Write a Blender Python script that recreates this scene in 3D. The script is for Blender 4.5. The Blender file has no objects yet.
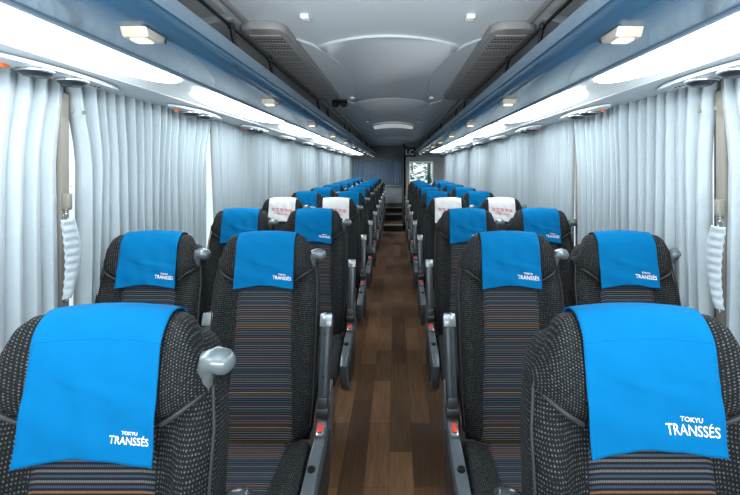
import bpy, bmesh, math, random
from mathutils import Vector, Matrix
random.seed(7)
C = bpy.context.scene.collection
PI = math.pi
# ------------------------------------------------------------------ camera, world, exposure
cam = bpy.data.cameras.new('camera'); camo = bpy.data.objects.new('camera', cam); C.objects.link(camo)
cam.sensor_width = 36; cam.lens = 405 * 36 / 740
cam.shift_x = -25.5 / 740; cam.shift_y = -79.5 / 740
cam.clip_start = 0.02
H = 1.45
camo.location = (0.03, 0, H); camo.rotation_euler = (PI / 2, 0, 0)
bpy.context.scene.camera = camo
w = bpy.data.worlds.new('world'); bpy.context.scene.world = w; w.use_nodes = True
w.node_tree.nodes['Background'].inputs[0].default_value = (0.86, 0.94, 1.0, 1)
w.node_tree.nodes['Background'].inputs[1].default_value = 1.35
vs = bpy.context.scene.view_settings
vs.view_transform = 'Standard'; vs.look = 'None'; vs.exposure = 0.0; vs.gamma = 1; vs.use_curve_mapping = False
LAMP = 16.0          # strength of the cove lamps

# added fill light behind the camera, aimed up to brighten the ceiling
al = bpy.data.lights.new('ceiling_fill', 'AREA'); al.shape = 'RECTANGLE'; al.size = 2.0; al.size_y = 0.6; al.energy = 200; al.color = (0.93, 0.97, 1.0)
alo = bpy.data.objects.new('ceiling_fill', al); C.objects.link(alo); alo.location = (0, -0.9, 1.05)
alo.rotation_euler = (math.radians(90 + 82), 0, 0)

# ------------------------------------------------------------------ materials
def srgb(r, g, b):
    f = lambda c: (c / 255 / 12.92) if c / 255 <= 0.04045 else ((c / 255 + 0.055) / 1.055) ** 2.4
    return (f(r), f(g), f(b), 1)
def mat(name, col, rough=0.5, metal=0.0, bump=0.0, bscale=200, var=0.0, vscale=8, spec=0.5, coat=0.0, sheen=0.0):
    m = bpy.data.materials.new(name); m.use_nodes = True
    nt = m.node_tree; b = nt.nodes['Principled BSDF']
    b.inputs['Base Color'].default_value = col; b.inputs['Roughness'].default_value = rough
    b.inputs['Metallic'].default_value = metal; b.inputs['Specular IOR Level'].default_value = spec
    b.inputs['Coat Weight'].default_value = coat; b.inputs['Coat Roughness'].default_value = 0.08
    b.inputs['Sheen Weight'].default_value = sheen
    tc = nt.nodes.new('ShaderNodeTexCoord')
    n = nt.nodes.new('ShaderNodeTexNoise'); n.inputs['Scale'].default_value = vscale; n.inputs['Detail'].default_value = 4
    nt.links.new(tc.outputs['Object'], n.inputs['Vector'])
    mx = nt.nodes.new('ShaderNodeMix'); mx.data_type = 'RGBA'
    mx.inputs[6].default_value = tuple(c * (1 - var) for c in col[:3]) + (1,)
    mx.inputs[7].default_value = tuple(min(1, c * (1 + var)) for c in col[:3]) + (1,)
    nt.links.new(n.outputs['Fac'], mx.inputs[0]); nt.links.new(mx.outputs[2], b.inputs['Base Color'])
    if bump:
        n2 = nt.nodes.new('ShaderNodeTexNoise'); n2.inputs['Scale'].default_value = bscale
        nt.links.new(tc.outputs['Object'], n2.inputs['Vector'])
        bp = nt.nodes.new('ShaderNodeBump'); bp.inputs['Strength'].default_value = bump; bp.inputs['Distance'].default_value = 0.002
        nt.links.new(n2.outputs['Fac'], bp.inputs['Height']); nt.links.new(bp.outputs[0], b.inputs['Normal'])
    return m
def emis(name, col, s):
    m = bpy.data.materials.new(name); m.use_nodes = True
    nt = m.node_tree; nt.nodes.remove(nt.nodes['Principled BSDF'])
    e = nt.nodes.new('ShaderNodeEmission'); e.inputs[0].default_value = col; e.inputs[1].default_value = s
    nt.links.new(e.outputs[0], nt.nodes['Material Output'].inputs[0]); return m
def nodes(m): return m.node_tree.nodes, m.node_tree.links
def mth(nt, op, a, b=None):
    n = nt.nodes.new('ShaderNodeMath'); n.operation = op
    for i, v in enumerate((a, b)):
        if v is None: continue
        if isinstance(v, (int, float)): n.inputs[i].default_value = v
        else: nt.links.new(v, n.inputs[i])
    return n.outputs[0]

def speckle_mat():
    m = mat('black_mesh_fabric', srgb(18, 19, 21), 0.85, spec=0.3); nt = m.node_tree; b = nt.nodes['Principled BSDF']
    tc = nt.nodes.new('ShaderNodeTexCoord'); sp = nt.nodes.new('ShaderNodeSeparateXYZ'); nt.links.new(tc.outputs['UV'], sp.inputs[0])
    u = sp.outputs[0]; K = 560.0
    a = mth(nt, 'SINE', mth(nt, 'MULTIPLY', mth(nt, 'ADD', u, mth(nt, 'MULTIPLY', sp.outputs[1], 0.75)), K))
    b2 = mth(nt, 'SINE', mth(nt, 'MULTIPLY', mth(nt, 'SUBTRACT', u, mth(nt, 'MULTIPLY', sp.outputs[1], 0.75)), K))
    n = nt.nodes.new('ShaderNodeTexNoise'); n.inputs['Scale'].default_value = 150; n.inputs['Detail'].default_value = 2; nt.links.new(tc.outputs['Object'], n.inputs['Vector'])
    w_ = mth(nt, 'ADD', mth(nt, 'MULTIPLY', a, b2), mth(nt, 'MULTIPLY', mth(nt, 'SUBTRACT', n.outputs['Fac'], 0.5), 1.6))
    r = nt.nodes.new('ShaderNodeValToRGB'); r.color_ramp.elements[0].position = 0.58; r.color_ramp.elements[0].color = (0.003, 0.005, 0.006, 1)
    r.color_ramp.elements[1].position = 0.85; r.color_ramp.elements[1].color = (0.105, 0.108, 0.11, 1)
    nt.links.new(w_, r.inputs[0]); nt.links.new(r.outputs[0], b.inputs['Base Color'])
    bp = nt.nodes.new('ShaderNodeBump'); bp.inputs['Strength'].default_value = 0.35; bp.inputs['Distance'].default_value = 0.002
    nt.links.new(w_, bp.inputs['Height']); nt.links.new(bp.outputs[0], b.inputs['Normal'])
    return m
def stripe_mat():
    m = mat('striped_fabric', srgb(40, 42, 50), 0.9, spec=0.2); nt = m.node_tree; b = nt.nodes['Principled BSDF']
    tc = nt.nodes.new('ShaderNodeTexCoord'); sp = nt.nodes.new('ShaderNodeSeparateXYZ'); nt.links.new(tc.outputs['Object'], sp.inputs[0])
    # position along the strip: z rises on the back, -y runs forward on the cushion
    q = mth(nt, 'ADD', sp.outputs[2], sp.outputs[1])
    q = mth(nt, 'MULTIPLY', q, 108.0)
    cell = mth(nt, 'FLOOR', q); fr = mth(nt, 'FRACT', q)
    wn = nt.nodes.new('ShaderNodeTexWhiteNoise'); wn.noise_dimensions = '1D'; nt.links.new(cell, wn.inputs['W'])
    r = nt.nodes.new('ShaderNodeValToRGB'); r.color_ramp.interpolation = 'CONSTANT'
    cols = [(0, (98, 97, 96)), (0.26, (54, 70, 88)), (0.46, (124, 90, 62)), (0.56, (90, 84, 90)), (0.72, (62, 82, 92)), (0.86, (146, 118, 70)), (0.91, (92, 94, 102))]
    r.color_ramp.elements[0].color = srgb(*cols[0][1]); r.color_ramp.elements[1].position = cols[1][0]; r.color_ramp.elements[1].color = srgb(*cols[1][1])
    for p, c in cols[2:]:
        e = r.color_ramp.elements.new(p); e.color = srgb(*c)
    nt.links.new(wn.outputs['Value'], r.inputs[0])
    x1 = mth(nt, 'MULTIPLY', sp.outputs[0], 330.0); xx = mth(nt, 'GREATER_THAN', mth(nt, 'FRACT', x1), 0.3)
    on = mth(nt, 'MULTIPLY', mth(nt, 'GREATER_THAN', fr, 0.52), mth(nt, 'ADD', mth(nt, 'MULTIPLY', xx, 0.8), 0.2))
    mx = nt.nodes.new('ShaderNodeMix'); mx.data_type = 'RGBA'; mx.inputs[6].default_value = srgb(27, 28, 32)
    nt.links.new(on, mx.inputs[0]); nt.links.new(r.outputs[0], mx.inputs[7]); nt.links.new(mx.outputs[2], b.inputs['Base Color'])
    return m
def floor_mat():
    m = mat('walnut_plank_floor', srgb(90, 62, 44), 0.38, spec=0.4); nt = m.node_tree; b = nt.nodes['Principled BSDF']
    tc = nt.nodes.new('ShaderNodeTexCoord'); mp = nt.nodes.new('ShaderNodeMapping'); mp.inputs['Rotation'].default_value = (0, 0, PI / 2)
    nt.links.new(tc.outputs['Object'], mp.inputs[0])
    br = nt.nodes.new('ShaderNodeTexBrick'); br.inputs['Scale'].default_value = 1.0
    br.inputs['Brick Width'].default_value = 0.46; br.inputs['Row Height'].default_value = 0.115; br.inputs['Mortar Size'].default_value = 0.0012
    br.inputs['Color1'].default_value = srgb(80, 57, 38); br.inputs['Color2'].default_value = srgb(132, 97, 67); br.inputs['Mortar'].default_value = srgb(64, 46, 30)
    nt.links.new(mp.outputs[0], br.inputs['Vector'])
    mp2 = nt.nodes.new('ShaderNodeMapping'); mp2.inputs['Scale'].default_value = (70, 5, 5); nt.links.new(tc.outputs['Object'], mp2.inputs[0])
    n = nt.nodes.new('ShaderNodeTexNoise'); n.inputs['Scale'].default_value = 1; n.inputs['Detail'].default_value = 5; nt.links.new(mp2.outputs[0], n.inputs['Vector'])
    mx = nt.nodes.new('ShaderNodeMix'); mx.data_type = 'RGBA'; mx.blend_type = 'MULTIPLY'; mx.inputs[0].default_value = 0.8
    r = nt.nodes.new('ShaderNodeValToRGB'); r.color_ramp.elements[0].position = 0.3; r.color_ramp.elements[0].color = (0.5, 0.5, 0.5, 1); r.color_ramp.elements[1].position = 0.7
    nt.links.new(n.outputs['Fac'], r.inputs[0]); nt.links.new(br.outputs['Color'], mx.inputs[6]); nt.links.new(r.outputs[0], mx.inputs[7])
    nt.links.new(mx.outputs[2], b.inputs['Base Color'])
    return m
def glass_mat():
    m = bpy.data.materials.new('window_glass'); m.use_nodes = True; nt = m.node_tree; nt.nodes.remove(nt.nodes['Principled BSDF'])
    t = nt.nodes.new('ShaderNodeBsdfTransparent'); t.inputs[0].default_value = (0.97, 0.99, 0.98, 1)
    g = nt.nodes.new('ShaderNodeBsdfGlossy'); g.inputs['Roughness'].default_value = 0.03
    mx = nt.nodes.new('ShaderNodeMixShader'); mx.inputs[0].default_value = 0.06
    nt.links.new(t.outputs[0], mx.inputs[1]); nt.links.new(g.outputs[0], mx.inputs[2]); nt.links.new(mx.outputs[0], nt.nodes['Material Output'].inputs[0])
    return m
M = dict(
    fabric=speckle_mat(), stripe=stripe_mat(), floor=floor_mat(), glass=glass_mat(),
    piping=mat('grey_piping', srgb(42, 44, 47), 0.7, bump=0.2),
    shell=mat('charcoal_shell', srgb(34, 36, 39), 0.55, bump=0.2, bscale=500),
    cover=mat('azure_cover_cloth', srgb(1, 100, 152), 0.85, bump=0.25, bscale=700, var=0.05, vscale=14, spec=0.08),
    wcover=mat('white_cover_cloth', srgb(226, 228, 228), 0.8, bump=0.25, bscale=700, var=0.03, spec=0.25),
    white=mat('white_print', srgb(245, 247, 250), 0.7),
    pink=mat('crimson_print', srgb(205, 50, 95), 0.7),
    arm=mat('grey_armrest_plastic', srgb(56, 62, 66), 0.22, bump=0.1, spec=0.6),
    armcap=mat('silver_grey_plastic', srgb(140, 148, 151), 0.22, metal=0.45, spec=0.6),
    console=mat('grey_console_plastic', srgb(80, 89, 94), 0.3, bump=0.1, spec=0.6),
    knob=mat('satin_silver_grip', srgb(104, 114, 118), 0.27, metal=0.3, spec=0.6),
    hinge=mat('dark_hinge', srgb(36, 40, 43), 0.4),
    red=mat('red_button', srgb(215, 62, 48), 0.4), black=mat('black_plastic', srgb(14, 15, 17), 0.4),
    steel=mat('dark_steel', srgb(50, 53, 56), 0.4, metal=0.6),
    curtain=mat('pale_blue_curtain', srgb(163, 176, 182), 0.85, bump=0.3, bscale=450, var=0.05, vscale=60, sheen=0.2, spec=0.2),
    backcurtain=mat('slate_blue_curtain', srgb(128, 148, 172), 0.85, bump=0.3, bscale=450, var=0.05, spec=0.2),
    rackblue=mat('blue_grey_lacquer', srgb(58, 92, 118), 0.22, var=0.02, spec=0.5, coat=0.3),
    rackedge=mat('pale_blue_grey_edge', srgb(122, 142, 158), 0.35, spec=0.5),
    ceil=mat('grey_ceiling_panel', srgb(198, 207, 211), 0.42, bump=0.05, spec=0.4, var=0.02),
    ceilpanel=mat('grey_moulded_panel', srgb(192, 198, 201), 0.38, spec=0.5, var=0.02),
    carpet=mat('grey_carpet_lining', srgb(168, 169, 169), 0.95, bump=0.7, bscale=220, var=0.2, vscale=180, spec=0.1),
    grille=mat('warm_grey_grille', srgb(140, 140, 139), 0.5), dark=mat('dark_recess', srgb(22, 23, 25), 0.8),
    service=mat('pale_service_panel', srgb(186, 196, 202), 0.35, spec=0.5),
    cove=mat('white_cove_panel', srgb(225, 230, 232), 0.25, spec=0.5),
    chrome=mat('chrome_rim', srgb(200, 208, 212), 0.18, metal=0.9), orange=mat('orange_button', srgb(232, 118, 52), 0.45),
    vent=mat('dark_vent_disc', srgb(30, 37, 44), 0.35), pillar=mat('beige_grey_pillar', srgb(118, 116, 108), 0.6),
    cream=mat('cream_lamp_housing', srgb(168, 162, 148), 0.35), wall=mat('grey_wall_panel', srgb(132, 138, 140), 0.6, bump=0.1),
    nosing=mat('pale_step_nosing', srgb(180, 184, 182), 0.4), leaf=mat('leaf_green', srgb(38, 110, 62), 0.6, var=0.4, vscale=2),
    bark=mat('bark', srgb(90, 72, 55), 0.9), asphalt=mat('pale_paving', srgb(240, 242, 243), 0.9, var=0.1),
    whitepaint=mat('white_paint', srgb(235, 236, 234), 0.4), greenpaint=mat('deep_green_paint', srgb(10, 84, 62), 0.5),
    lamp=emis('cove_lamp_glow', (0.93, 0.98, 1.0, 1), LAMP), readlamp=emis('reading_lamp_glow', (1.0, 0.84, 0.62, 1), 2.2),
    softlamp=emis('soft_ceiling_glow', (0.9, 0.97, 1, 1), 0.42),
)
M['black'].name = 'black_plastic'

# ------------------------------------------------------------------ builders
def obj(name, bm, m, parent=None, smooth=True, angle=40, mods=()):
    bmesh.ops.recalc_face_normals(bm, faces=bm.faces)
    me = bpy.data.meshes.new(name); bm.to_mesh(me); bm.free()
    me.materials.append(M[m] if isinstance(m, str) else m)
    if smooth:
        me.shade_smooth(); me.set_sharp_from_angle(angle=math.radians(angle))
    o = bpy.data.objects.new(name, me); C.objects.link(o)
    if parent: o.parent = parent
    return o
def tag(o, label, cat, group=None, kind=None):
    o['label'] = label; o['category'] = cat
    if group: o['group'] = group
    if kind: o['kind'] = kind
    return o
def thing(name, label, cat, loc=(0, 0, 0), group=None):
    o = bpy.data.objects.new(name, None); C.objects.link(o); o.location = loc; o.empty_display_size = 0.05
    return tag(o, label, cat, group)
def struct(o, label=None, cat=None):
    o['kind'] = 'structure'
    if label: o['label'] = label
    if cat: o['category'] = cat
    return o
def B(): return bmesh.new()
def box(bm, c, s, bev=0.0, rot=None, seg=2):
    r = bmesh.ops.create_cube(bm, size=1.0); vs_ = r['verts']
    for v in vs_: v.co = Vector((v.co.x * s[0], v.co.y * s[1], v.co.z * s[2]))
    if bev:
        es = list({e for v in vs_ for e in v.link_edges})
        g = bmesh.ops.bevel(bm, geom=es, offset=bev, segments=seg, affect='EDGES', profile=0.5)
        vs_ = list({v for f in g['faces'] for v in f.verts} | {v for v in vs_ if v.is_valid})
    for v in vs_:
        if rot is not None: v.co = rot @ v.co
        v.co += Vector(c)
    return vs_
def prism(bm, pts, axis, a, b, bev=0.0, seg=2):
    """extrude a closed 2-D outline; axis 'x': pts are (y,z); 'y': (x,z); 'z': (x,y)"""
    f = {'x': lambda p, t: (t, p[0], p[1]), 'y': lambda p, t: (p[0], t, p[1]), 'z': lambda p, t: (p[0], p[1], t)}[axis]
    A = [bm.verts.new(f(p, a)) for p in pts]; Bv = [bm.verts.new(f(p, b)) for p in pts]
    n = len(pts); caps = [bm.faces.new(A), bm.faces.new(list(reversed(Bv)))]
    for i in range(n): bm.faces.new((A[i], A[(i + 1) % n], Bv[(i + 1) % n], Bv[i]))
    if bev:
        es = list({e for c in caps for e in c.edges})
        bmesh.ops.bevel(bm, geom=es, offset=bev, segments=seg, affect='EDGES', profile=0.5)
def tube(bm, pts, r, n=8, caps=True):
    pts = [Vector(p) for p in pts]; rings = []
    up = Vector((0, 0, 1))
    for i, p in enumerate(pts):
        t = (pts[min(i + 1, len(pts) - 1)] - pts[max(i - 1, 0)]).normalized()
        a = t.cross(up)
        if a.length < 1e-3: a = t.cross(Vector((0, 1, 0)))
        a.normalize(); b = t.cross(a)
        rr = r[i] if isinstance(r, (list, tuple)) else r
        rings.append([bm.verts.new(p + (a * math.cos(2 * PI * k / n) + b * math.sin(2 * PI * k / n)) * rr) for k in range(n)])
    for A, Bv in zip(rings, rings[1:]):
        for k in range(n): bm.faces.new((A[k], A[(k + 1) % n], Bv[(k + 1) % n], Bv[k]))
    if caps: bm.faces.new(rings[0]); bm.faces.new(list(reversed(rings[-1])))
def cyl(bm, c, r, h, axis=(0, 0, 1), n=20, r2=None, bev=0):
    q = Vector(axis).to_track_quat('Z', 'Y').to_matrix().to_4x4(); q.translation = Vector(c)
    g = bmesh.ops.create_cone(bm, cap_ends=True, segments=n, radius1=r, radius2=r if r2 is None else r2, depth=h, matrix=q)
    if bev:
        es = [e for e in {e for v in g['verts'] for e in v.link_edges} if any(len(f.verts) > 4 for f in e.link_faces)]
        bmesh.ops.bevel(bm, geom=es, offset=bev, segments=2, affect='EDGES', profile=0.5)
def loft(bm, rings, caps=True):
    rings = [[Vector(p) for p in r] for r in rings]
    R = [[bm.verts.new(p) for p in r] for r in rings]; n = len(R[0]); uv = bm.loops.layers.uv.verify()
    def cum(r):
        c = [0]
        for k in range(n): c.append(c[-1] + (r[(k + 1) % n] - r[k]).length)
        return c
    v0 = 0
    for i in range(len(R) - 1):
        A, Bv = R[i], R[i + 1]; ca, cb = cum(rings[i]), cum(rings[i + 1]); mid_a, mid_b = ca[-1] / 2, cb[-1] / 2
        v1 = v0 + sum((rings[i + 1][k] - rings[i][k]).length for k in range(n)) / n
        for k in range(n):
            f = bm.faces.new((A[k], A[(k + 1) % n], Bv[(k + 1) % n], Bv[k]))
            for l, q in zip(f.loops, ((ca[k] - mid_a, v0), (ca[k + 1] - mid_a, v0), (cb[k + 1] - mid_b, v1), (cb[k] - mid_b, v1))): l[uv].uv = q
        v0 = v1
    if caps: bm.faces.new(R[0]); bm.faces.new(list(reversed(R[-1])))
def grid(bm, f, nu, nv):
    V = [[bm.verts.new(f(i / nu, j / nv)) for j in range(nv + 1)] for i in range(nu + 1)]
    for i in range(nu):
        for j in range(nv): bm.faces.new((V[i][j], V[i + 1][j], V[i + 1][j + 1], V[i][j + 1]))
def solidify(o, t, off=0):
    m = o.modifiers.new('thickness', 'SOLIDIFY'); m.thickness = t; m.offset = off; return o
def sm(a, b, x):
    t = max(0, min(1, (x - a) / (b - a))); return t * t * (3 - 2 * t)
def lerp_tab(tab, s):
    for (a, va), (b, vb) in zip(tab, tab[1:]):
        if s <= b:
            t = 0 if b == a else max(0, (s - a) / (b - a)); t = t * t * (3 - 2 * t); return va + (vb - va) * t
    return tab[-1][1]
ORD = ['first', 'second', 'third', 'fourth', 'fifth', 'sixth', 'seventh', 'eighth', 'ninth', 'tenth', 'eleventh', 'twelfth', 'thirteenth', 'fourteenth']
Y0, Y1 = -1.0, 10.95         # front and rear end of the cabin
RP = 9.45                    # partition plane (right rear)
SIDE = {'left': -1, 'right': 1}

# ------------------------------------------------------------------ shell
b = B(); box(b, (0, (Y0 + Y1) / 2, -0.03), (2.5, Y1 - Y0, 0.06)); struct(obj('floor', b, 'floor'), 'dark walnut plank floor down the aisle', 'floor')
# ceiling: central flat part, shoulders sloping to the walls
prof = [(-1.18, 1.84), (-1.12, 1.93), (-0.62, 2.03), (0.62, 2.03), (1.12, 1.93), (1.18, 1.84), (1.25, 1.84), (1.22, 2.0), (0.6, 2.09), (-0.6, 2.09), (-1.22, 2.0), (-1.25, 1.84)]
b = B(); prism(b, prof, 'y', Y0, Y1); struct(obj('ceiling', b, 'ceil', angle=60), 'grey moulded ceiling of the coach', 'ceiling')
GAPS = [1.435 + 1.18 * k - (0.055 if k > 0 else 0) for k in range(-1, 8)]
def wall_side(sd):
    s = SIDE[sd]; b = B()
    box(b, (s * 1.22, (Y0 + Y1) / 2, 0.36), (0.06, Y1 - Y0, 0.84))
    box(b, (s * 1.22, (Y0 + Y1) / 2, 1.78), (0.06, Y1 - Y0, 0.12))
    return struct(obj('wall_' + sd, b, 'wall', smooth=False), 'grey side wall below and above the %s windows' % sd, 'wall')
wl = wall_side('left'); wr = wall_side('right')
wn = 0
for sd in ('left', 'right'):
    s = SIDE[sd]
    ed = [Y0] + GAPS + [Y1]
    for k, g in enumerate(GAPS):
        b = B(); g = g if k != 1 else (1.449 if s < 0 else 1.402)
        box(b, (s * (1.205 if k != 1 else 1.19), g, 1.25), (0.06 if k != 1 else 0.08, 0.055 if k != 1 else 0.04, 0.94), 0.008)
        struct(obj('trim_%d' % (k + 1 + (20 if s > 0 else 0)), b, 'pillar'), 'beige grey window pillar, %s one on the %s' % (ORD[k], sd), 'pillar')
    for k, (a, c) in enumerate(zip(ed, ed[1:])):
        wn += 1; a2, c2 = a + 0.03, c - 0.03
        b = B()
        for (cc, ss) in (((s * 1.215, (a2 + c2) / 2, 0.795), (0.03, c2 - a2, 0.03)), ((s * 1.215, (a2 + c2) / 2, 1.705), (0.03, c2 - a2, 0.03)),
                         ((s * 1.215, a2 + 0.012, 1.25), (0.03, 0.024, 0.88)), ((s * 1.215, c2 - 0.012, 1.25), (0.03, 0.024, 0.88))): box(b, cc, ss, 0.003)
        f = struct(obj('window_%d' % wn, b, 'steel'), 'side window behind curtain, %s on the %s' % (ORD[k], sd), 'window')
        b = B(); box(b, (s * 1.22, (a2 + c2) / 2, 1.25), (0.006, c2 - a2 - 0.04, 0.89)); obj('pane', b, 'glass', f, smooth=False)
# rear wall on the left, partition on the right with its window
b = B(); box(b, (-0.45, Y1 + 0.03, 1.03), (1.54, 0.06, 2.1)); struct(obj('wall_back', b, 'wall', smooth=False), 'grey rear wall behind the curtain', 'wall')
px0, px1, pz0, pz1 = 0.345, 0.905, H - 0.40, H + 0.15
b = B()
for x0, x1, z0, z1 in ((0.22, px0, 0, 2.03), (px1, 1.17, 0, 2.03), (px0, px1, 0, pz0), (px0, px1, pz1, 2.03)):
    box(b, ((x0 + x1) / 2, RP + 0.03, (z0 + z1) / 2), (x1 - x0, 0.06, z1 - z0))
box(b, (0.245, (RP + Y1) / 2, 1.015), (0.05, Y1 - RP, 2.03))
struct(obj('wall_partition', b, 'wall', smooth=False), 'pale partition at the right rear with a small window', 'wall')
b = B()
for x0, x1, z0, z1 in ((px0, px0 + .03, pz0, pz1), (px1 - .03, px1, pz0, pz1), (px0, px1, pz0, pz0 + .03), (px0, px1, pz1 - .03, pz1)):
    box(b, ((x0 + x1) / 2, RP - 0.005, (z0 + z1) / 2), (x1 - x0 + 0.004, 0.05, z1 - z0 + 0.004), 0.006)
f = struct(obj('window_30', b, 'whitepaint'), 'bright white framed window in the rear partition', 'window')
b = B(); box(b, ((px0 + px1) / 2, RP + 0.01, (pz0 + pz1) / 2), (px1 - px0 - .05, 0.006, pz1 - pz0 - .05)); obj('pane', b, 'glass', f, smooth=False)
b = B(); box(b, (px1 - 0.09, RP + 0.035, (pz0 + pz1) / 2), (0.08, 0.02, pz1 - pz0 - 0.06), 0.003)
box(b, (px0 + 0.075, RP + 0.035, pz1 - 0.14), (0.04, 0.02, 0.22), 0.003)
obj('green_mullion', b, 'greenpaint', f)
b = B(); box(b, (px0 + 0.25, RP + 0.032, pz0 + 0.29), (0.42, 0.012, 0.022), 0.003, Matrix.Rotation(math.radians(-24), 3, 'Y'))
obj('diagonal_bar', b, 'arm', f)
# upper valance at the rear
b = B(); box(b, (-0.45, Y1 - 0.06, H + 0.36), (1.38, 0.12, 0.44), 0.02); struct(obj('trim_40', b, 'wall'), 'grey valance above the rear curtain', 'valance')
# rear steps with pale nosings
z0 = 0
for k, (y, z) in enumerate(((9.25, 0.15), (10.1, 0.30), (10.6, 0.42))):
    y2 = (10.1, 10.6, Y1)[k]
    t = thing('stair_step', 'dark wooden step, %s one up at the rear end of the aisle' % ORD[k], 'step', (-0.02, y, 0), 'steps at the rear of the aisle')
    b = B(); box(b, (0, (y2 - y) / 2, z / 2), (0.44, y2 - y, z)); obj('tread', b, 'floor', t, smooth=False)
    b = B(); box(b, (0, -0.003, z / 2 - 0.01), (0.44, 0.006, z - 0.022)); obj('riser', b, 'dark', t, smooth=False)
    b = B(); box(b, (0, 0.012, z - 0.005), (0.44, 0.03, 0.024), 0.004); obj('nosing', b, 'nosing', t)
b = B(); box(b, (-0.02, 9.0, 0.003), (0.44, 0.035, 0.006), 0.002); struct(obj('trim_41', b, 'nosing'), 'pale metal strip across the aisle floor', 'floor strip')
b = B(); box(b, (-0.02, Y1 - 0.04, 0.75), (0.46, 0.07, 0.5), 0.02); box(b, (-0.02, Y1 - 0.1, 0.985), (0.46, 0.16, 0.03), 0.01)
tag(obj('rear_ledge', b, 'service'), 'pale grey ledge under the rear curtain at the aisle end', 'ledge')

# ------------------------------------------------------------------ overhead: service panel, cove, rack (one thing per side)
def rack(sd):
    s = SIDE[sd]; e = 10.75 if s < 0 else RP - 0.06; y0 = Y0 + 0.05
    X = lambda pts: [(s * x, z) for x, z in pts]
    # service panel over the curtains
    b = B(); prism(b, X([(1.18, H + .31), (1.02, H + .319), (0.985, H + .321), (0.985, H + .345), (1.18, H + .345)]), 'y', y0, e, 0.0)
    tag(obj('service_panel', b, 'service', angle=30), 'pale panel over the %s curtains carrying the air vents' % sd, 'panel')
    # cove panel
    b = B(); prism(b, X([(0.984, H + .324), (0.95, H + .340), (0.85, H + .350), (0.733, H + .338), (0.733, H + .375), (0.984, H + .375)]), 'y', y0, e)
    tag(obj('cove_panel', b, 'cove', angle=60), 'glossy white cove panel holding the %s strip lamps' % sd, 'panel')
    k = 0; y = 1.72 - 1.43 * 2
    while y + 0.1 < e:
        a, c = y + 0.12, min(y + 1.43 - 0.12, e - 0.03)
        if a < y0: a = y0 + 0.02
        L = c - a
        if L > 0.72:
            t = thing('strip_lamp', 'long lit cove lamp over the %s curtains, %s from the front' % (sd, ORD[k]), 'lamp', (s * 0.857, a, H + .342), 'lit strip lamps in the %s cove' % sd)
            # glowing lens, rounded ends
            b = B(); W = 0.122
            def ring(yy, ww):
                return [(s * (ww * math.cos(q)), yy, -0.020 * max(0.15, ww / W) * math.sin(q)) for q in [PI * j / 12 for j in range(13)]] + [(s * ww * u, yy, 0.004) for u in (-0.5, 0, 0.5)]
            ends = [(0.0, .30), (0.006, .36), (0.02, .44), (0.05, .54), (0.10, .68), (0.17, .82), (0.25, .93), (0.34, 1.0)]
            rings = [ring(v, W * q) for v, q in ends] + [ring(L - v, W * q) for v, q in reversed(ends)]
            loft(b, rings); obj('lens', b, 'lamp', t)
            k += 1
        y += 1.43
    # luggage rack
    t = thing('luggage_rack', 'blue grey overhead luggage rack with black rail along the %s side' % sd, 'luggage rack', (0, 0, 0))
    pts = [(0.722, H + .326), (0.62, H + .314), (0.53, H + .312), (0.505, H + .320), (0.491, H + .334), (0.482, H + .352), (0.482, H + .365), (0.50, H + .372), (0.722, H + .372)]
    b = B(); prism(b, X(pts), 'y', y0, e); obj('underside', b, 'rackblue', t, angle=35)
    b = B(); prism(b, X([(0.480, H + .352), (0.470, H + .356), (0.466, H + .372), (0.470, H + .384), (0.484, H + .388), (0.5, H + .384), (0.5, H + .370), (0.484, H + .366)]), 'y', y0, e); obj('front_edge', b, 'rackedge', t, angle=50)
    b = B(); prism(b, X([(0.735, H + .320), (0.722, H + .320), (0.722, H + .334), (0.735, H + .338)]), 'y', y0, e); obj('lower_trim', b, 'rackedge', t)
    b = B(); prism(b, X([(0.5, H + .374), (1.13, H + .374), (1.13, H + .382), (0.5, H + .382)]), 'y', y0, e); obj('shelf', b, 'carpet', t)
    b = B(); tube(b, [(s * 0.545, y0, H + .495), (s * 0.545, e - .1, H + .495)], 0.0065, 8); obj('rail', b, 'black', t)
    q = 1.42 - 1.57; sgn = 0
    while q < e - 0.3:
        for dq in (0, 0.43):
            if q + dq < y0 + .1 or q + dq > e - .1: continue
            b = B(); tube(b, [(s * 0.545, q + dq, H + .495), (s * 0.535, q + dq, H + .44), (s * 0.51, q + dq, H + .38)], 0.008, 6)
            box(b, (s * 0.545, q + dq, H + .497), (0.02, 0.03, 0.02), 0.004); obj('rail_post', b, 'black', t)
        q += 1.57
    yy = 1.32 - 0.94
    while yy < e - .2:
        b = B()
        for dx in (-0.012, 0.012):
            box(b, (s * 0.494, yy + dx, H + .335), (0.006, 0.014, 0.014), 0.002, Matrix.Rotation(s * math.radians(52), 3, 'Y'))
        obj('hook_slot', b, 'black', t); yy += 0.94
    if s > 0:      # rear end plate
        b = B(); prism(b, X(pts), 'y', e, e + 0.02); obj('end_cap', b, 'rackedge', t)
    # reading lamps
    yy = 0.93; k = 0
    first = None
    while yy < e - .3:
        t = thing('reading_lamp', 'small cream reading lamp under the %s luggage rack, %s from the front' % (sd, ORD[k]), 'lamp', (s * 0.548, yy, H + .312), 'reading lamps under the %s rack' % sd)
        if first is None:
            b = B(); prism(b, [(-0.04, 0.0), (0.04, 0.0), (0.032, -0.016), (0.012, -0.022), (-0.03, -0.020)], 'x', -0.030, 0.030, 0.004)
            h = obj('housing', b, 'cream', t)
            b = B(); box(b, (0, -0.006, -0.0215), (0.036, 0.032, 0.006), 0.002); l = obj('lens', b, 'readlamp', t)
            b = B(); box(b, (-s * 0.024, 0.036, -0.008), (0.012, 0.01, 0.012), 0.002); sw = obj('switch', b, 'black', t)
            first = (h, l, sw)
        else:
            for o in first: c = o.copy(); c.parent = t; C.objects.link(c)
        yy += 0.94; k += 1
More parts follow.
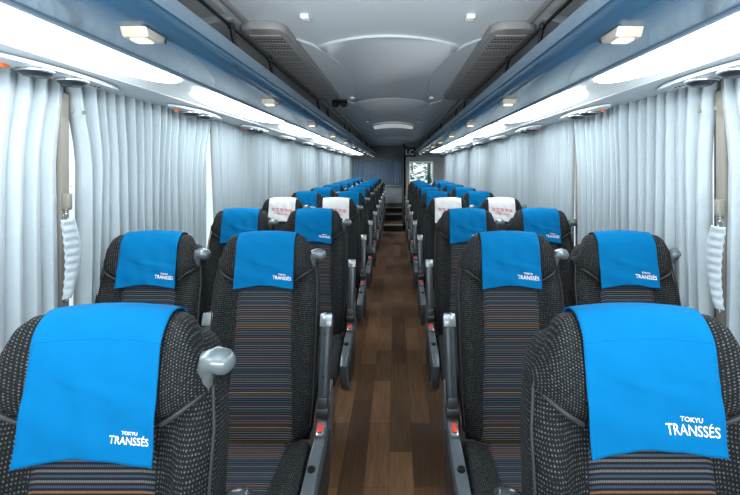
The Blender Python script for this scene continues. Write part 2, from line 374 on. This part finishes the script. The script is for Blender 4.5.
    # air vent consoles
    yy = 1.32 - 0.94; k = 0; first = None; A = math.radians(8) * s
    while yy < e - .3:
        t = thing('air_vent_console', 'air vent console with round outlets above the %s curtains, %s from the front' % (sd, ORD[k]), 'air vent', (s * 1.075, yy, H + .3075), 'air vent consoles on the %s side' % sd)
        if first is None:
            first = []
            b = B(); n = 28; out = []
            for i in range(n):
                q = 2 * PI * i / n; cx = math.cos(q); out.append((0.058 * math.sin(q), 0.29 * math.copysign(abs(cx) ** 1.2, cx)))
            prism(b, out, 'z', -0.006, 0.006, 0.003); o = obj('plate', b, 'service', t); first.append(o)
            for q in (-0.075, 0.065):
                b = B(); cyl(b, (0, q, -0.010), 0.050, 0.010, n=28, bev=0.003); o = obj('vent_rim', b, 'chrome', t); first.append(o)
                b = B(); cyl(b, (0, q, -0.020), 0.028, 0.016, n=24, r2=0.046, bev=0.003); o = obj('air_outlet', b, 'vent', t); first.append(o)
            for q in (-0.147, -0.005):
                b = B(); box(b, (s * 0.034, q, -0.010), (0.022, 0.026, 0.012), 0.004); o = obj('call_button', b, 'orange', t); first.append(o)
            b = B()
            for q in (0.15, 0.17, 0.19): cyl(b, (0, q, -0.007), 0.004, 0.003, n=8)
            o = obj('indicator', b, 'black', t); first.append(o)
        else:
            for o in first: c = o.copy(); c.parent = t; C.objects.link(c)
        yy += 0.94; k += 1
rack('left'); rack('right')

# ------------------------------------------------------------------ ceiling mouldings, grilles, painted highlights
ZC = 2.03
def ceiling_panel(y0, y1, k):
    n = 16; R = []; Lf = []
    for i in range(n + 1):
        t = i / n; wv = lerp_tab([(0, 0.335), (0.15, 0.30), (0.4, 0.25), (0.7, 0.24), (0.9, 0.31), (1, 0.34)], t)
        R.append((wv, y0 + (y1 - y0) * t))
    arc = lambda y, ww, d: [(ww * u, y - d * (1 - u * u)) for u in [-1 + 2 * j / 12 for j in range(13)]]
    out = arc(y0, 0.335, 0.15 if k == 0 else 0.28) + R[1:-1] + list(reversed(arc(y1, 0.34, 0.24))) + [(-x, y) for x, y in reversed(R[1:-1])]
    b = B(); prism(b, out, 'z', ZC - 0.011, ZC + 0.004, 0.004, 2)
    po = tag(obj('ceiling_panel', b, 'ceilpanel', angle=60), 'waisted grey moulded panel on the ceiling, %s from the front' % ORD[k], 'ceiling panel', 'moulded ceiling panels')
    if k < 2:
        for s in (-1, 1):
            b = B(); tab = [(.425, -.12), (.36, -.02), (.318, .10), (.285, .25), (.258, .48), (.246, .80), (.255, 1.05), (.290, 1.22), (.345, 1.33)]
            tube(b, [(s * x, y0 + y, ZC - 0.004) for x, y in tab], [0.004, .007, .009, .009, .008, .008, .008, .007, .004], 8)
            obj('edge_bead', b, 'ceil', po)
for k, (a, c) in enumerate(((1.91, 3.52), (3.60, 5.1), (6.1, 7.5), (7.6, 9.0))): ceiling_panel(a, c, k)
b = B(); out = [(0.27 * u, 5.42 - 0.34 * (1 - u * u)) for u in [-1 + 2 * j / 12 for j in range(13)]] + [(0.27 * u, 5.80 - 0.28 * (1 - u * u)) for u in [1 - 2 * j / 12 for j in range(13)]]
t = thing('ceiling_lamp', 'pale curved lamp across the middle of the ceiling', 'lamp', (0, 0, 0))
prism(b, out, 'z', ZC - 0.03, ZC + 0.002, 0.006, 2); obj('diffuser', b, 'softlamp', t)
b = B(); tube(b, [(x * 1.03, y - 0.008, ZC - 0.016) for x, y in out[:13]], 0.009, 6); obj('front_rim', b, 'service', t)
for k, y in enumerate((1.55, 3.24, 4.93, 6.6)):  # small white blocks paint in the bevel highlights of the ceiling moulding
    for s in (-1, 1):
        b = B(); box(b, (s * 0.315, y, ZC - (0.006 if k == 0 else 0.02)), (0.034, 0.05, 0.016), 0.005)
        tag(obj('ceiling_highlight', b, 'whitepaint'), 'painted highlight block on the ceiling %s of centre, %s from the front' % ('left' if s < 0 else 'right', ORD[k]), 'painted highlight', 'painted ceiling highlights')
for sd in ('left', 'right'):
    s = SIDE[sd]
    b = B(); tube(b, [(s * 0.56, Y0, ZC - 0.002), (s * 0.56, Y1 - .1, ZC - 0.002)], 0.012, 8); struct(obj('trim_%d' % (50 + s), b, 'grille'), 'dark trim strip along the %s of the ceiling' % sd, 'trim')
    # grille
    t = thing('ceiling_grille', 'long grey perforated grille on the %s of the ceiling' % sd, 'grille', (s * 0.505, 2.42, ZC - 0.004), 'long ceiling grilles')
    y0, y1, hw = -0.83, 0.83, 0.092
    out = []
    rr = 0.06
    for cx, cy, a0 in ((hw - rr, y1 - rr, 0), (-hw + rr, y1 - rr, 90), (-hw + rr, y0 + rr, 180), (hw - rr, y0 + rr, 270)):
        for j in range(6):
            q = math.radians(a0 + 18 * j); out.append((cx + rr * math.cos(q), cy + rr * math.sin(q)))
    b = B(); prism(b, out, 'z', -0.030, 0.003, 0.009, 3); obj('frame', b, 'grille', t)
    b = B(); box(b, (0, 0.0, -0.0305), (0.128, 1.48, 0.003)); obj('slot_backing', b, 'dark', t, smooth=False)
    # perforated bars: cross rows with teeth
    b = B(); nrow = 15
    for i in range(nrow + 1):
        y = -0.74 + 1.48 * i / nrow
        box(b, (0, y, -0.0325), (0.13, 0.034, 0.005))
        if i < nrow:
            for j in range(10):
                box(b, (-0.064 + 0.128 * j / 9, y + 0.74 / nrow, -0.0325), (0.0055, 1.48 / nrow - 0.03, 0.004))
            box(b, (0, y + 0.74 / nrow, -0.0325), (0.13, 0.010, 0.004))
    obj('perforated_bars', b, 'grille', t, smooth=False)
# ceiling light-grey linings above the racks are part of the ceiling; carpet lining panels
for sd in ('left', 'right'):
    s = SIDE[sd]
    for k, (a, c) in enumerate(((-1.2, 1.5), (1.56, 3.3), (3.36, 5.1), (5.16, 6.9), (6.96, 8.7))):
        b = B(); prism(b, [(s * 0.60, 2.034), (s * 0.60, 2.022), (s * 1.10, 1.922), (s * 1.105, 1.84), (s * 1.13, 1.84), (s * 1.13, 1.93)], 'y', a, c)
        tag(obj('lining_panel', b, 'carpet'), 'grey carpet lining above the %s rack, %s panel from the front' % (sd, ORD[k]), 'lining', 'carpet linings above the racks')
# dark twin speakers behind the left grille
t = thing('ceiling_camera', 'black twin fitting on the ceiling behind the left grille', 'spotlight', (-0.44, 3.42, ZC))
for dx in (-0.035, 0.035):
    b = B(); bmesh.ops.create_uvsphere(b, u_segments=16, v_segments=10, radius=0.034, matrix=Matrix.Translation((dx, 0, -0.035))); cyl(b, (dx, -0.03, -0.045), 0.022, 0.03, (0, -1, -0.5), 16)
    obj('fitting_head', b, 'black', t)
b = B(); box(b, (0, 0, -0.006), (0.13, 0.05, 0.014), 0.004); obj('mount', b, 'black', t)
# sign over the partition
def text_mesh(txt, size):
    cu = bpy.data.curves.new('lettering', 'FONT'); cu.body = txt; cu.offset = 0.00015 if size < 0.05 else 0; cu.size = size; cu.align_x = 'CENTER'; cu.resolution_u = 3
    o = bpy.data.objects.new('lettering_tmp', cu); C.objects.link(o)
    dg = bpy.context.evaluated_depsgraph_get(); me = bpy.data.meshes.new_from_object(o.evaluated_get(dg))
    bpy.data.objects.remove(o); return me
t = thing('lavatory_sign', 'small dark sign with pale letters above the rear partition', 'sign', (0.36, RP - 0.03, H + 0.37))
b = B(); box(b, (0, 0, 0), (0.28, 0.05, 0.22), 0.01); obj('sign_box', b, 'hinge', t)
me = text_mesh('LC', 0.17)
for v in me.vertices: v.co = Vector((v.co.x, -0.0265, v.co.y - 0.06))
me.materials.append(M['white']); o = bpy.data.objects.new('lettering', me); C.objects.link(o); o.parent = t

# ------------------------------------------------------------------ curtains
def curtain(name, label, group, plane, a, b_, z0, z1, m, amp=0.025, wl=0.064, lean0=0.0, lean1=0.0, axis='y', near=0.9, into=1):
    """pleated cloth; plane = x (axis y) or y (axis x); lean = how far an edge draws in towards the bottom"""
    n = max(3, round((b_ - a) / wl)); per = 10; bm = B(); nz = 14
    ph = [random.uniform(-.12, .12) for _ in range(n + 1)]; am = [random.uniform(.75, 1.25) for _ in range(n + 1)]
    def f(u, v):
        z = z1 + (z0 - z1) * v
        t = u * n; k = min(int(t), n - 1); fr = t - k
        A, Bb = a + lean0 * sm(0.0, near, v), b_ - lean1 * sm(0.0, near, v)
        # folded profile: steep side and round side
        q = fr + ph[k] * math.sin(PI * fr) * 0.6
        prof_ = (2 * abs(math.sin(PI * q)) ** 0.65 - 1) * am[k]
        d = amp * prof_ * (0.8 + 0.25 * math.sin(v * 2.1 + k * 1.7))
        al = A + (Bb - A) * u + amp * 0.35 * math.sin(2 * PI * q + 0.9) + 0.006 * math.sin(v * 4 + k)
        if axis == 'y': return (plane - into * d, al, z)
        return (al, plane - d, z)
    grid(bm, f, n * per, nz)
    o = obj(name, bm, m, angle=180); solidify(o, 0.0015)
    return tag(o, label, 'curtain', group)
ZT = H + .3115
for sd in ('left', 'right'):
    s = SIDE[sd]; end = Y1 - 0.1 if s < 0 else RP - 0.02
    ed = [0.28] + ([1.465, 2.62] if s < 0 else [1.40, 2.565]) + [2.62 + 1.18 * k + (0 if s < 0 else -0.03) for k in range(1, 8)]
    ed = [e for e in ed if e < end - 0.3] + [end]
    for k, (a, c) in enumerate(zip(ed, ed[1:])):
        aa = a + 0.012; cc = c - 0.012; l0 = 0.03; l1 = 0.03
        if k == 0: cc = c - (0.0 if s < 0 else -0.02); l1 = 0.036
        if k == 1: aa = a + 0.012 if s < 0 else a + 0.035; l0 = 0.048 if s < 0 else 0.02; l1 = 0.07 if s < 0 else 0.04
        if k == 2: l0 = 0.075 if s < 0 else 0.03
        if k == 0: l0 = 0
        o = curtain('curtain', 'pale blue pleated curtain on the %s windows, %s from the front' % (sd, ORD[k]), 'pleated curtains on the %s side' % sd,
                s * 1.160, aa, cc, 0.72, ZT, 'curtain', lean0=l0, lean1=l1, near=0.9 if k > 1 else 0.3, into=s)
        if k < 2:
            yb = c - 0.02 if k == 0 else aa + 0.02
            b = B(); cyl(b, (s * 1.122, yb, H + .205), 0.008, 0.006, (1, 0, 0), 12, bev=0.002); obj('snap_fastener', b, 'pillar', o)
o = curtain('curtain', 'darker slate blue pleated curtain across the rear wall', 'curtain at the rear', Y1 - 0.14, -1.11, 0.20, H - 0.44, H + .20, 'backcurtain', axis='x', wl=0.07, amp=0.02)
o['category'] = 'curtain'
# curtain tiebacks at the first pillars
for sd, y, zt in (('left', 1.380, 1.285), ('right', 1.325, 1.268)):
    s = SIDE[sd]
    t = thing('curtain_tieback', 'pale gathered tie strap hanging beside the first %s window pillar' % sd, 'tieback', (s * 1.115, y, zt - 0.28))
    b = B()
    def f(u, v):
        ww = 0.026 + 0.012 * math.sin(PI * (v * 0.9 + 0.1)) - 0.008 * v
        return (s * (-0.02 - 0.012 * math.sin(PI * u) - 0.002 * math.sin(v * 62) * (1 - u)), (u - 0.35) * 2 * ww + 0.022 * math.sin(PI * v), 0.27 * (1 - v))
    grid(b, f, 10, 60); o = obj('strap', b, 'curtain', t); solidify(o, 0.004)
    b = B(); tube(b, [(s * -0.02 , 0.0 + 0.012 * math.cos(q), 0.275 + 0.014 * math.sin(q)) for q in [2 * PI * i / 12 for i in range(13)]], 0.0022, 6); tube(b, [(s * -0.02, 0, 0.288), (s * 0.02, 0.055, 0.31)], 0.0025, 6); obj('wire_clasp', b, 'chrome', t)
    b = B(); tube(b, [(s * -0.015, 0.004 + 0.012 * math.cos(q), 0.0 + 0.014 * math.sin(q)) for q in [2 * PI * i / 12 for i in range(13)]], 0.0022, 6); obj('ring', b, 'chrome', t)
    b = B(); box(b, (s * 0.025, 0.062, 0.325), (0.03, 0.02, 0.06), 0.007, seg=3); obj('hook_plate', b, 'pillar', t)

# ------------------------------------------------------------------ the seat
TH = math.radians(9); U = Vector((0, math.sin(TH), math.cos(TH))); F = Vector((0, -math.cos(TH), math.sin(TH)))
O = Vector((0, -0.65 * math.sin(TH) + 0.046 * math.cos(TH), 0.420))
def P(x, s, f): return O + U * s + F * f + Vector((x, 0, 0))
WT = [(0, .190), (.15, .202), (.40, .207), (.55, .206), (.66, .195), (.72, .175), (.745, .14)]
def head(x):   # bottom, top, half thickness, forward offset at station x
    a = min(1, abs(x) / 0.187)
    sb = 0.552 + 0.078 * a ** 1.8
    st = 0.777 - 0.022 * a ** 2 - 0.075 * sm(0.72, 1.0, a) ** 1.3
    th = 0.045 - 0.012 * sm(0.75, 1.0, a)
    fo = 0.002 + 0.020 * sm(0.55, 0.85, a) - 0.026 * sm(0.88, 1, a)
    return sb, st, th, fo
NE = 2.6
def head_loop(x, k=1.0, n=36, xx=None):
    sb, st, th, fo = head(x); sc = (sb + st) / 2; h = (st - sb) / 2 * k; th *= k; r = []
    for i in range(n):
        q = 2 * PI * i / n; c, d = math.cos(q), math.sin(q)
        r.append(P(x if xx is None else xx, sc + h * math.copysign(abs(c) ** (2 / NE), c), fo + th * math.copysign(abs(d) ** (2 / NE), d)))
    return r
def cover_pt(x, s, off):
    sb, st, th, fo = head(x); sc = (sb + st) / 2; h = (st - sb) / 2
    c = 0 if s < sc else min(1, (s - sc) / h)
    return P(x, s, fo + th * (1 - c ** NE) ** (1 / NE) + off)
def cover_hw(v):   # half width along the cloth, v 0 = front hem
    return 0.1155 - 0.002 * sm(0, 0.55, v)
def build_seat(s):
    """s = +1: aisle (armrest) on the +x side"""
    t = thing('passenger_seat', 'x', 'seat')
    # back body
    b = B(); rings = []; n = 48
    S = [0, .01, .03] + [0.03 + (0.70 - 0.03) * i / 20 for i in range(1, 21)] + [.72, .735, .745, .75]
    for si in S:
        wv = lerp_tab(WT, si); k = 1.0
        if si < 0.03: k = 0.80 + 0.2 * math.sqrt(max(0, si / 0.03))
        if si > 0.70: k = math.sqrt(max(0.02, 1 - ((si - 0.70) / 0.052) ** 2))
        wv *= (k if si < .5 else 0.35 + 0.65 * k); r = []
        bol = 0.040 * sm(0.0, 0.15, si) * (1 - 0.55 * sm(0.5, 0.62, si))
        for i in range(n):
            q = 2 * PI * i / n; c, d = math.cos(q), math.sin(q)
            x = wv * math.copysign(abs(c) ** (2 / 3.4), c); y = 0.052 * k * math.copysign(abs(d) ** (2 / 3.4), d)
            a = abs(x) / wv
            f_ = -0.025 + y
            if y > 0: f_ += bol * sm(0.58, 0.82, a) * (1 - 0.45 * sm(0.88, 1.0, a))
            r.append(P(x, si, f_))
        rings.append(r)
    loft(b, rings); obj('backrest', b, 'fabric', t, angle=180)
    # rear shell
    b = B(); rings = []
    for i in range(13):
        si = -0.02 + 0.66 * i / 12; wv = lerp_tab(WT, max(0, si)) * 0.93
        rings.append([P(x, si, f_) for x, f_ in ((-wv, -.055), (-wv * .9, -.086), (0, -.098), (wv * .9, -.086), (wv, -.055), (0, -.05))])
    loft(b, rings); obj('back_shell', b, 'shell', t)
    # striped panel
    b = B()
    def f(u, v):
        si = 0.005 + 0.59 * v; hw = lerp_tab([(0, .134), (.12, .134), (.32, .126), (.45, .116), (.595, .108)], si)
        a = abs(u * 2 - 1)
        return P((u * 2 - 1) * hw, si, 0.032 + 0.003 * math.sin(v * 9) - 0.014 * sm(0.82, 1, a))
    grid(b, f, 20, 40); o = obj('striped_panel', b, 'stripe', t, angle=180); solidify(o, 0.012, -1)
    # headrest: lofted across
    b = B(); xs = [-0.187 + 0.374 * i / 30 for i in range(31)]; rings = []
    for dx, k in ((0.012, .35), (0.010, .62), (0.006, .84)): rings.append(head_loop(-0.187, k, xx=-0.187 - dx))
    for x in xs: rings.append(head_loop(x, 1.0 if abs(x) < .18 else 0.97))
    for dx, k in reversed(((0.012, .35), (0.010, .62), (0.006, .84))): rings.append(head_loop(0.187, k, xx=0.187 + dx))
    loft(b, rings); obj('headrest', b, 'fabric', t, angle=180)
    # piping
    for e in (-1, 1):
        b = B(); pts = []
        for i in range(15):
            si = 0.06 + 0.60 * i / 14; wv = lerp_tab(WT, si); bol = 0.040 * (1 - 0.55 * sm(0.5, 0.62, si))
            pts.append(P(e * wv * 0.985, si, 0.008 + bol * 0.5))
        tube(b, pts, 0.0028, 6); obj('side_piping', b, 'piping', t)
        b = B(); pts = []
        for i in range(9):
            x = e * (0.118 + 0.072 * i / 8); sb, st, th, fo = head(x); pts.append(P(x, sb + 0.004 + 0.006 * (i / 8), fo + th * (0.78 - 0.5 * sm(.8, 1, i / 8))))
        tube(b, pts, 0.0042, 6); obj('headrest_piping', b, 'piping', t)
    # grip on the +x shoulder
    b = B(); c0 = P(0.186, 0.690, 0.0)
    tube(b, [c0 + Vector(v) for v in ((-0.004, -0.014, -.058), (-0.003, -0.022, -.046), (-0.002, -0.028, -.026), (-0.002, -.032, -.006), (0.004, -.034, 0.006), (0.018, -.034, 0.009), (0.030, -.032, 0.004), (0.039, -.030, -0.002), (0.0445, -.029, -0.005), (0.047, -.029, -0.007))],
         [0.004, 0.009, 0.013, 0.0165, 0.0205, 0.0225, 0.0225, 0.0185, 0.0115, 0.003], 16)
    obj('shoulder_grip', b, 'knob', t)
    # cushion
    b = B(); rings = []
    for i in range(15):
        v = i / 14; y = -0.545 + 0.43 * v; k = 0.72 + 0.28 * math.sqrt(max(0, 1 - (1 - min(v / 0.14, 1)) ** 2)); r = []
        if v > .93: k *= .96
        for j in range(40):
            q = 2 * PI * j / 40; c, d = math.cos(q), math.sin(q)
            x = 0.215 * (0.85 + .15 * k) * math.copysign(abs(c) ** (2 / 3.6), c); z = 0.065 * k * math.copysign(abs(d) ** (2 / 3.6), d)
            if z > 0: z += 0.030 * sm(0.52, 0.8, abs(x) / .215) * (1 - .4 * sm(.88, 1, abs(x) / .215)) * sm(0, .2, v)
            r.append((x, y, 0.40 + z - 0.02 * v))
        rings.append(r)
    loft(b, rings); obj('cushion', b, 'fabric', t, angle=180)
    b = B()
    def f(u, v):
        y = -0.53 + 0.42 * v; hw = 0.118; a = abs(u * 2 - 1)
        return ((u * 2 - 1) * hw, y, 0.470 - 0.02 * v - 0.006 * sm(0.85, 1, a) - 0.03 * (1 - sm(0, 0.12, v)))
    grid(b, f, 14, 24); o = obj('striped_cushion_top', b, 'stripe', t, angle=180); solidify(o, 0.012, -1)
    # base frame and legs
    b = B(); box(b, (0, -0.33, 0.318), (0.38, 0.40, 0.035), 0.01); obj('seat_frame', b, 'steel', t)
    for lx in (-0.13, 0.13):
        b = B(); prism(b, [(-0.46, 0.0), (-0.10, 0.0), (-0.10, 0.02), (-0.16, 0.06), (-0.20, 0.31), (-0.36, 0.31), (-0.40, 0.06), (-0.46, 0.02)], 'x', lx - 0.018, lx + 0.018, 0.004); obj('leg', b, 'steel', t)
    # raised armrest on the aisle side
    ax = s * 0.240; A0 = Vector((ax, -0.075, 0.545)); Dn = Vector((0, math.sin(math.radians(17)), math.cos(math.radians(17))))
    Fw = Vector((0, -Dn.z, Dn.y))
    b = B(); rings = []
    for i, (L, hw, hd) in enumerate(((0.035, .020, .016), (0.05, .0215, .021), (0.10, .022, .024), (0.2, .023, .026), (0.28, .024, .026), (0.322, .025, .025), (0.34, .022, .020), (0.346, .012, .010))):
        c = A0 + Dn * L; r = []
        for j in range(20):
            q = 2 * PI * j / 20; cc, dd = math.cos(q), math.sin(q)
            r.append(c + Vector((hw * math.copysign(abs(cc) ** .55, cc), 0, 0)) + Fw * (hd * math.copysign(abs(dd) ** .55, dd)))
        rings.append(r)
    loft(b, rings); arm = obj('armrest', b, 'arm', t, angle=60)
    R3 = Matrix(((1, 0, 0), (0, -Fw.y, Dn.y), (0, -Fw.z, Dn.z)))
    b = B(); box(b, A0 + Dn * 0.318 + Fw * 0.024, (0.049, 0.014, 0.05), 0.006, R3); obj('armrest_cap', b, 'armcap', arm)
    for L in (0.27, 0.12):
        b = B(); cyl(b, A0 + Dn * L + Fw * 0.0265, 0.0045, 0.004, Fw, 12); obj('screw', b, 'black', arm)
    b = B(); cyl(b, A0 + Dn * 0.0, 0.027, 0.046, (1, 0, 0), 20, bev=0.004); box(b, A0 + Dn * 0.03 + Fw * 0.008, (0.040, 0.04, 0.04), 0.006, R3); obj('hinge', b, 'hinge', t)
    # side console
    out = [(0.045, 0.60), (0.02, 0.615), (-0.03, 0.58), (-0.06, 0.53), (-0.13, 0.478), (-0.30, 0.462), (-0.40, 0.452), (-0.435, 0.425), (-0.43, 0.37), (-0.38, 0.28), (-0.28, 0.215), (-0.15, 0.20), (-0.03, 0.25), (0.03, 0.38), (0.055, 0.50)]
    b = B(); prism(b, out, 'x', ax - 0.020, ax + 0.020, 0.007, 2); con = obj('side_console', b, 'console', t, angle=50)
    out2 = [(-0.05, 0.46), (-0.14, 0.425), (-0.30, 0.415), (-0.38, 0.395), (-0.34, 0.30), (-0.25, 0.25), (-0.13, 0.245), (-0.04, 0.30)]
    b = B(); prism(b, out2, 'x', ax + s * 0.018, ax + s * 0.024, 0.003, 2); obj('console_inlay', b, 'hinge', con, angle=50)
    Rt = Matrix.Rotation(math.radians(22), 3, 'X')
    b = B(); box(b, (ax - s * 0.003, -0.105, 0.497), (0.030, 0.060, 0.016), 0.005, Rt); obj('button_surround', b, 'armcap', con)
    b = B(); box(b, (ax - s * 0.003, -0.112, 0.503), (0.019, 0.036, 0.014), 0.004, Rt); obj('release_button', b, 'red', con)
    b = B(); cyl(b, (ax - s * 0.003, -0.265, 0.467), 0.013, 0.012, (0, 0, 1), 16, bev=0.003); obj('recline_button', b, 'black', con)
    return t
def build_cover(kind, t, hem0=0.570, ts=1.0):
    b = B()
    # path: front hem up over the top and down the back
    def f(u, v, ex=0.0):
        x = (u * 2 - 1) * cover_hw(v)
        sb, st, th, fo = head(x); sc = (sb + st) / 2; h = (st - sb) / 2
        wav = 0.0022 * math.sin(x * 46 + 1) * (1 - sm(0.1, .5, v)) + 0.0012 * math.sin(x * 95 + v * 9) + 0.0016 * math.sin(v * 21 + x * 31) + 0.0012 * math.sin(v * 55 + x * 60) * sm(.2, .5, v)
        hem = hem0 + 0.004 * math.cos(x * 30) - 0.006 * (u * 2 - 1) ** 2
        off = 0.0055 + ex
        if v < 0.42: return P(x, hem + (sc - hem) * v / 0.42, fo + th + off + wav)
        if v < 0.84:
            q = (v - 0.42) / 0.42 * PI; c, d = math.sin(q), math.cos(q)
            return P(x, sc + (h + off) * abs(c) ** (2 / NE), fo + (th + off + wav * (0.5 + 0.5 * d)) * math.copysign(abs(d) ** (2 / NE), d))
        return P(x, sc - 0.09 * (v - 0.84) / 0.16, fo - th - off)
    def on(x, s, ex):
        sb, st, th, fo = head(x); sc = (sb + st) / 2; h = (st - sb) / 2 + 0.0055; u = (x / 0.1145 + 1) / 2
        hem = hem0 + 0.004 * math.cos(x * 30) - 0.006 * (u * 2 - 1) ** 2
        v = 0.42 * (s - hem) / (sc - hem) if s < sc else 0.42 + 0.42 * math.asin(min(1, (s - sc) / h) ** (NE / 2)) / PI
        return f(u, v, ex)
    grid(b, f, 28, 70)
    o = obj('headrest_cover', b, 'cover' if kind == 'blue' else 'wcover', t, angle=180); solidify(o, 0.002, 1)
    # stitched seam ridge
    b = B(); pts = []
    for i in range(25):
        x = -0.112 + 0.224 * i / 24; pts.append(on(x, 0.725 + 0.006 * (1 - (x / .112) ** 2), 0.0016))
    tube(b, pts, 0.0012, 5); obj('seam', b, 'cover' if kind == 'blue' else 'wcover', o)
    def put(txt, size, cx, cs, m, name, sx=1.0, arc=0.0, bold=0.0):
        me = text_mesh(txt, size)
        for v in me.vertices:
            x = v.co.x * sx; y = v.co.y - arc * x * x
            v.co = on(cx + x, cs + y - 0.10 * x, 0.0032)
        me.materials.append(M[m]); q = bpy.data.objects.new(name, me); C.objects.link(q); q.parent = o
        return q
    if kind == 'blue':
        cx = 0.103 - 0.033 * ts; put('TRANSSÉS', 0.0185 * ts, cx, hem0 + 0.026, 'white', 'brand_lettering', 0.85)
        put('TOKYU', 0.0085 * ts, cx, hem0 + 0.026 + 0.0165 * ts, 'white', 'brand_lettering')
    else:
        put('女性専用席', 0.036, 0.0, 0.655, 'pink', 'printed_lettering')
        put("WOMEN ONLY", 0.0185, 0.0, 0.630, 'pink', 'printed_lettering')
    return o
proto = {}
def copy_tree(o, parent=None):
    c = o.copy(); C.objects.link(c); c.parent = parent
    for ch in [x for x in o.children]: copy_tree(ch, c)
    return c
for sd, s in (('left', 1), ('right', -1)): proto[sd] = build_seat(s)
pcs = {('near', 'left'): build_cover('blue', None, 0.538, 0.92), ('near', 'right'): build_cover('blue', None, 0.552, 1.32), ('blue', 'left'): build_cover('blue', None, 0.570, 1.0), ('blue', 'right'): build_cover('blue', None, 0.570, 1.18)}; pw = build_cover('white', None); pcs[('white', 'left')] = pcs[('white', 'right')] = pw
used = {'left': False, 'right': False}; bu = set()
def place(sd, col, row, X, Y, Z=0.0, wht=False):
    if not used[sd]: t = proto[sd]; used[sd] = True
    else: t = copy_tree(proto[sd])
    # drop any cover copied along
    for ch in list(t.children):
        if ch.name.startswith('headrest_cover'):
            for g in list(ch.children): bpy.data.objects.remove(g)
            bpy.data.objects.remove(ch)
    k = 'white' if wht else 'blue'; src = pcs[('near' if row == 1 else k, sd)]
    if src.name not in bu: src.parent = t; bu.add(src.name)
    else: copy_tree(src, t)
    t.location = (X, Y, Z)
    t['label'] = 'black coach seat with %s headrest cover, %s %s column, %s row from the camera' % (k, sd, col, ORD[row - 1])
    t['group'] = 'passenger seats in the %s block' % sd
    return t
rows = {1: 0.70}
for r in range(2, 12): rows[r] = 1.585 + 0.94 * (r - 2)
for sd in ('left', 'right'):
    q = SIDE[sd]; last = 11 if q < 0 else 9
    for r in range(1, last + 1):
        place(sd, 'aisle', r, q * 0.481 - (0.010 if r == 1 else 0), rows[r], 0, wht=(r == 4))
        if r > 1: place(sd, 'window', r, q * 0.944, rows[r] + 0.01, 0, wht=(r == 4))

# ------------------------------------------------------------------ outside
b = B(); box(b, (0, 6, -1.43), (80, 80, 0.06)); struct(obj('ground', b, 'asphalt', smooth=False), 'pale paving outside the coach', 'ground')
def tree(x, y, h, r, label, n=1500):
    t = thing('tree', label, 'tree', (x, y, -1.4), 'trees outside the windows')
    b = B(); tube(b, [(0, 0, 0), (0.05, 0, h * .3), (0, 0.05, h * .7)], [0.16, 0.12, 0.05], 10); obj('trunk', b, 'bark', t)
    b = B()
    for i in range(n):
        v = Vector((random.gauss(0, 1), random.gauss(0, 1), random.gauss(0, 1))).normalized() * (r * random.uniform(.5, 1)); c = Vector((0, 0, h * .7)) + Vector((v.x, v.y, v.z * h * .4 / r))
        q = Matrix.Rotation(random.uniform(0, 6.3), 3, 'Z') @ Matrix.Rotation(random.uniform(-1, 1), 3, 'X'); z = random.uniform(.07, .14)
        ps = [c + q @ Vector(p) for p in ((-z, 0, 0), (0, -z * .5, 0.01), (z, 0, 0), (0, z * .5, 0.01))]
        b.faces.new([b.verts.new(p) for p in ps])
    obj('crown', b, 'leaf', t, smooth=False)
tree(-9.3, 9.6, 3.1, 1.3, 'green tree seen through the gap by the first left pillar')
tree(0.75, 14.2, 3.25, 0.75, 'green tree seen through the rear partition window', 330)
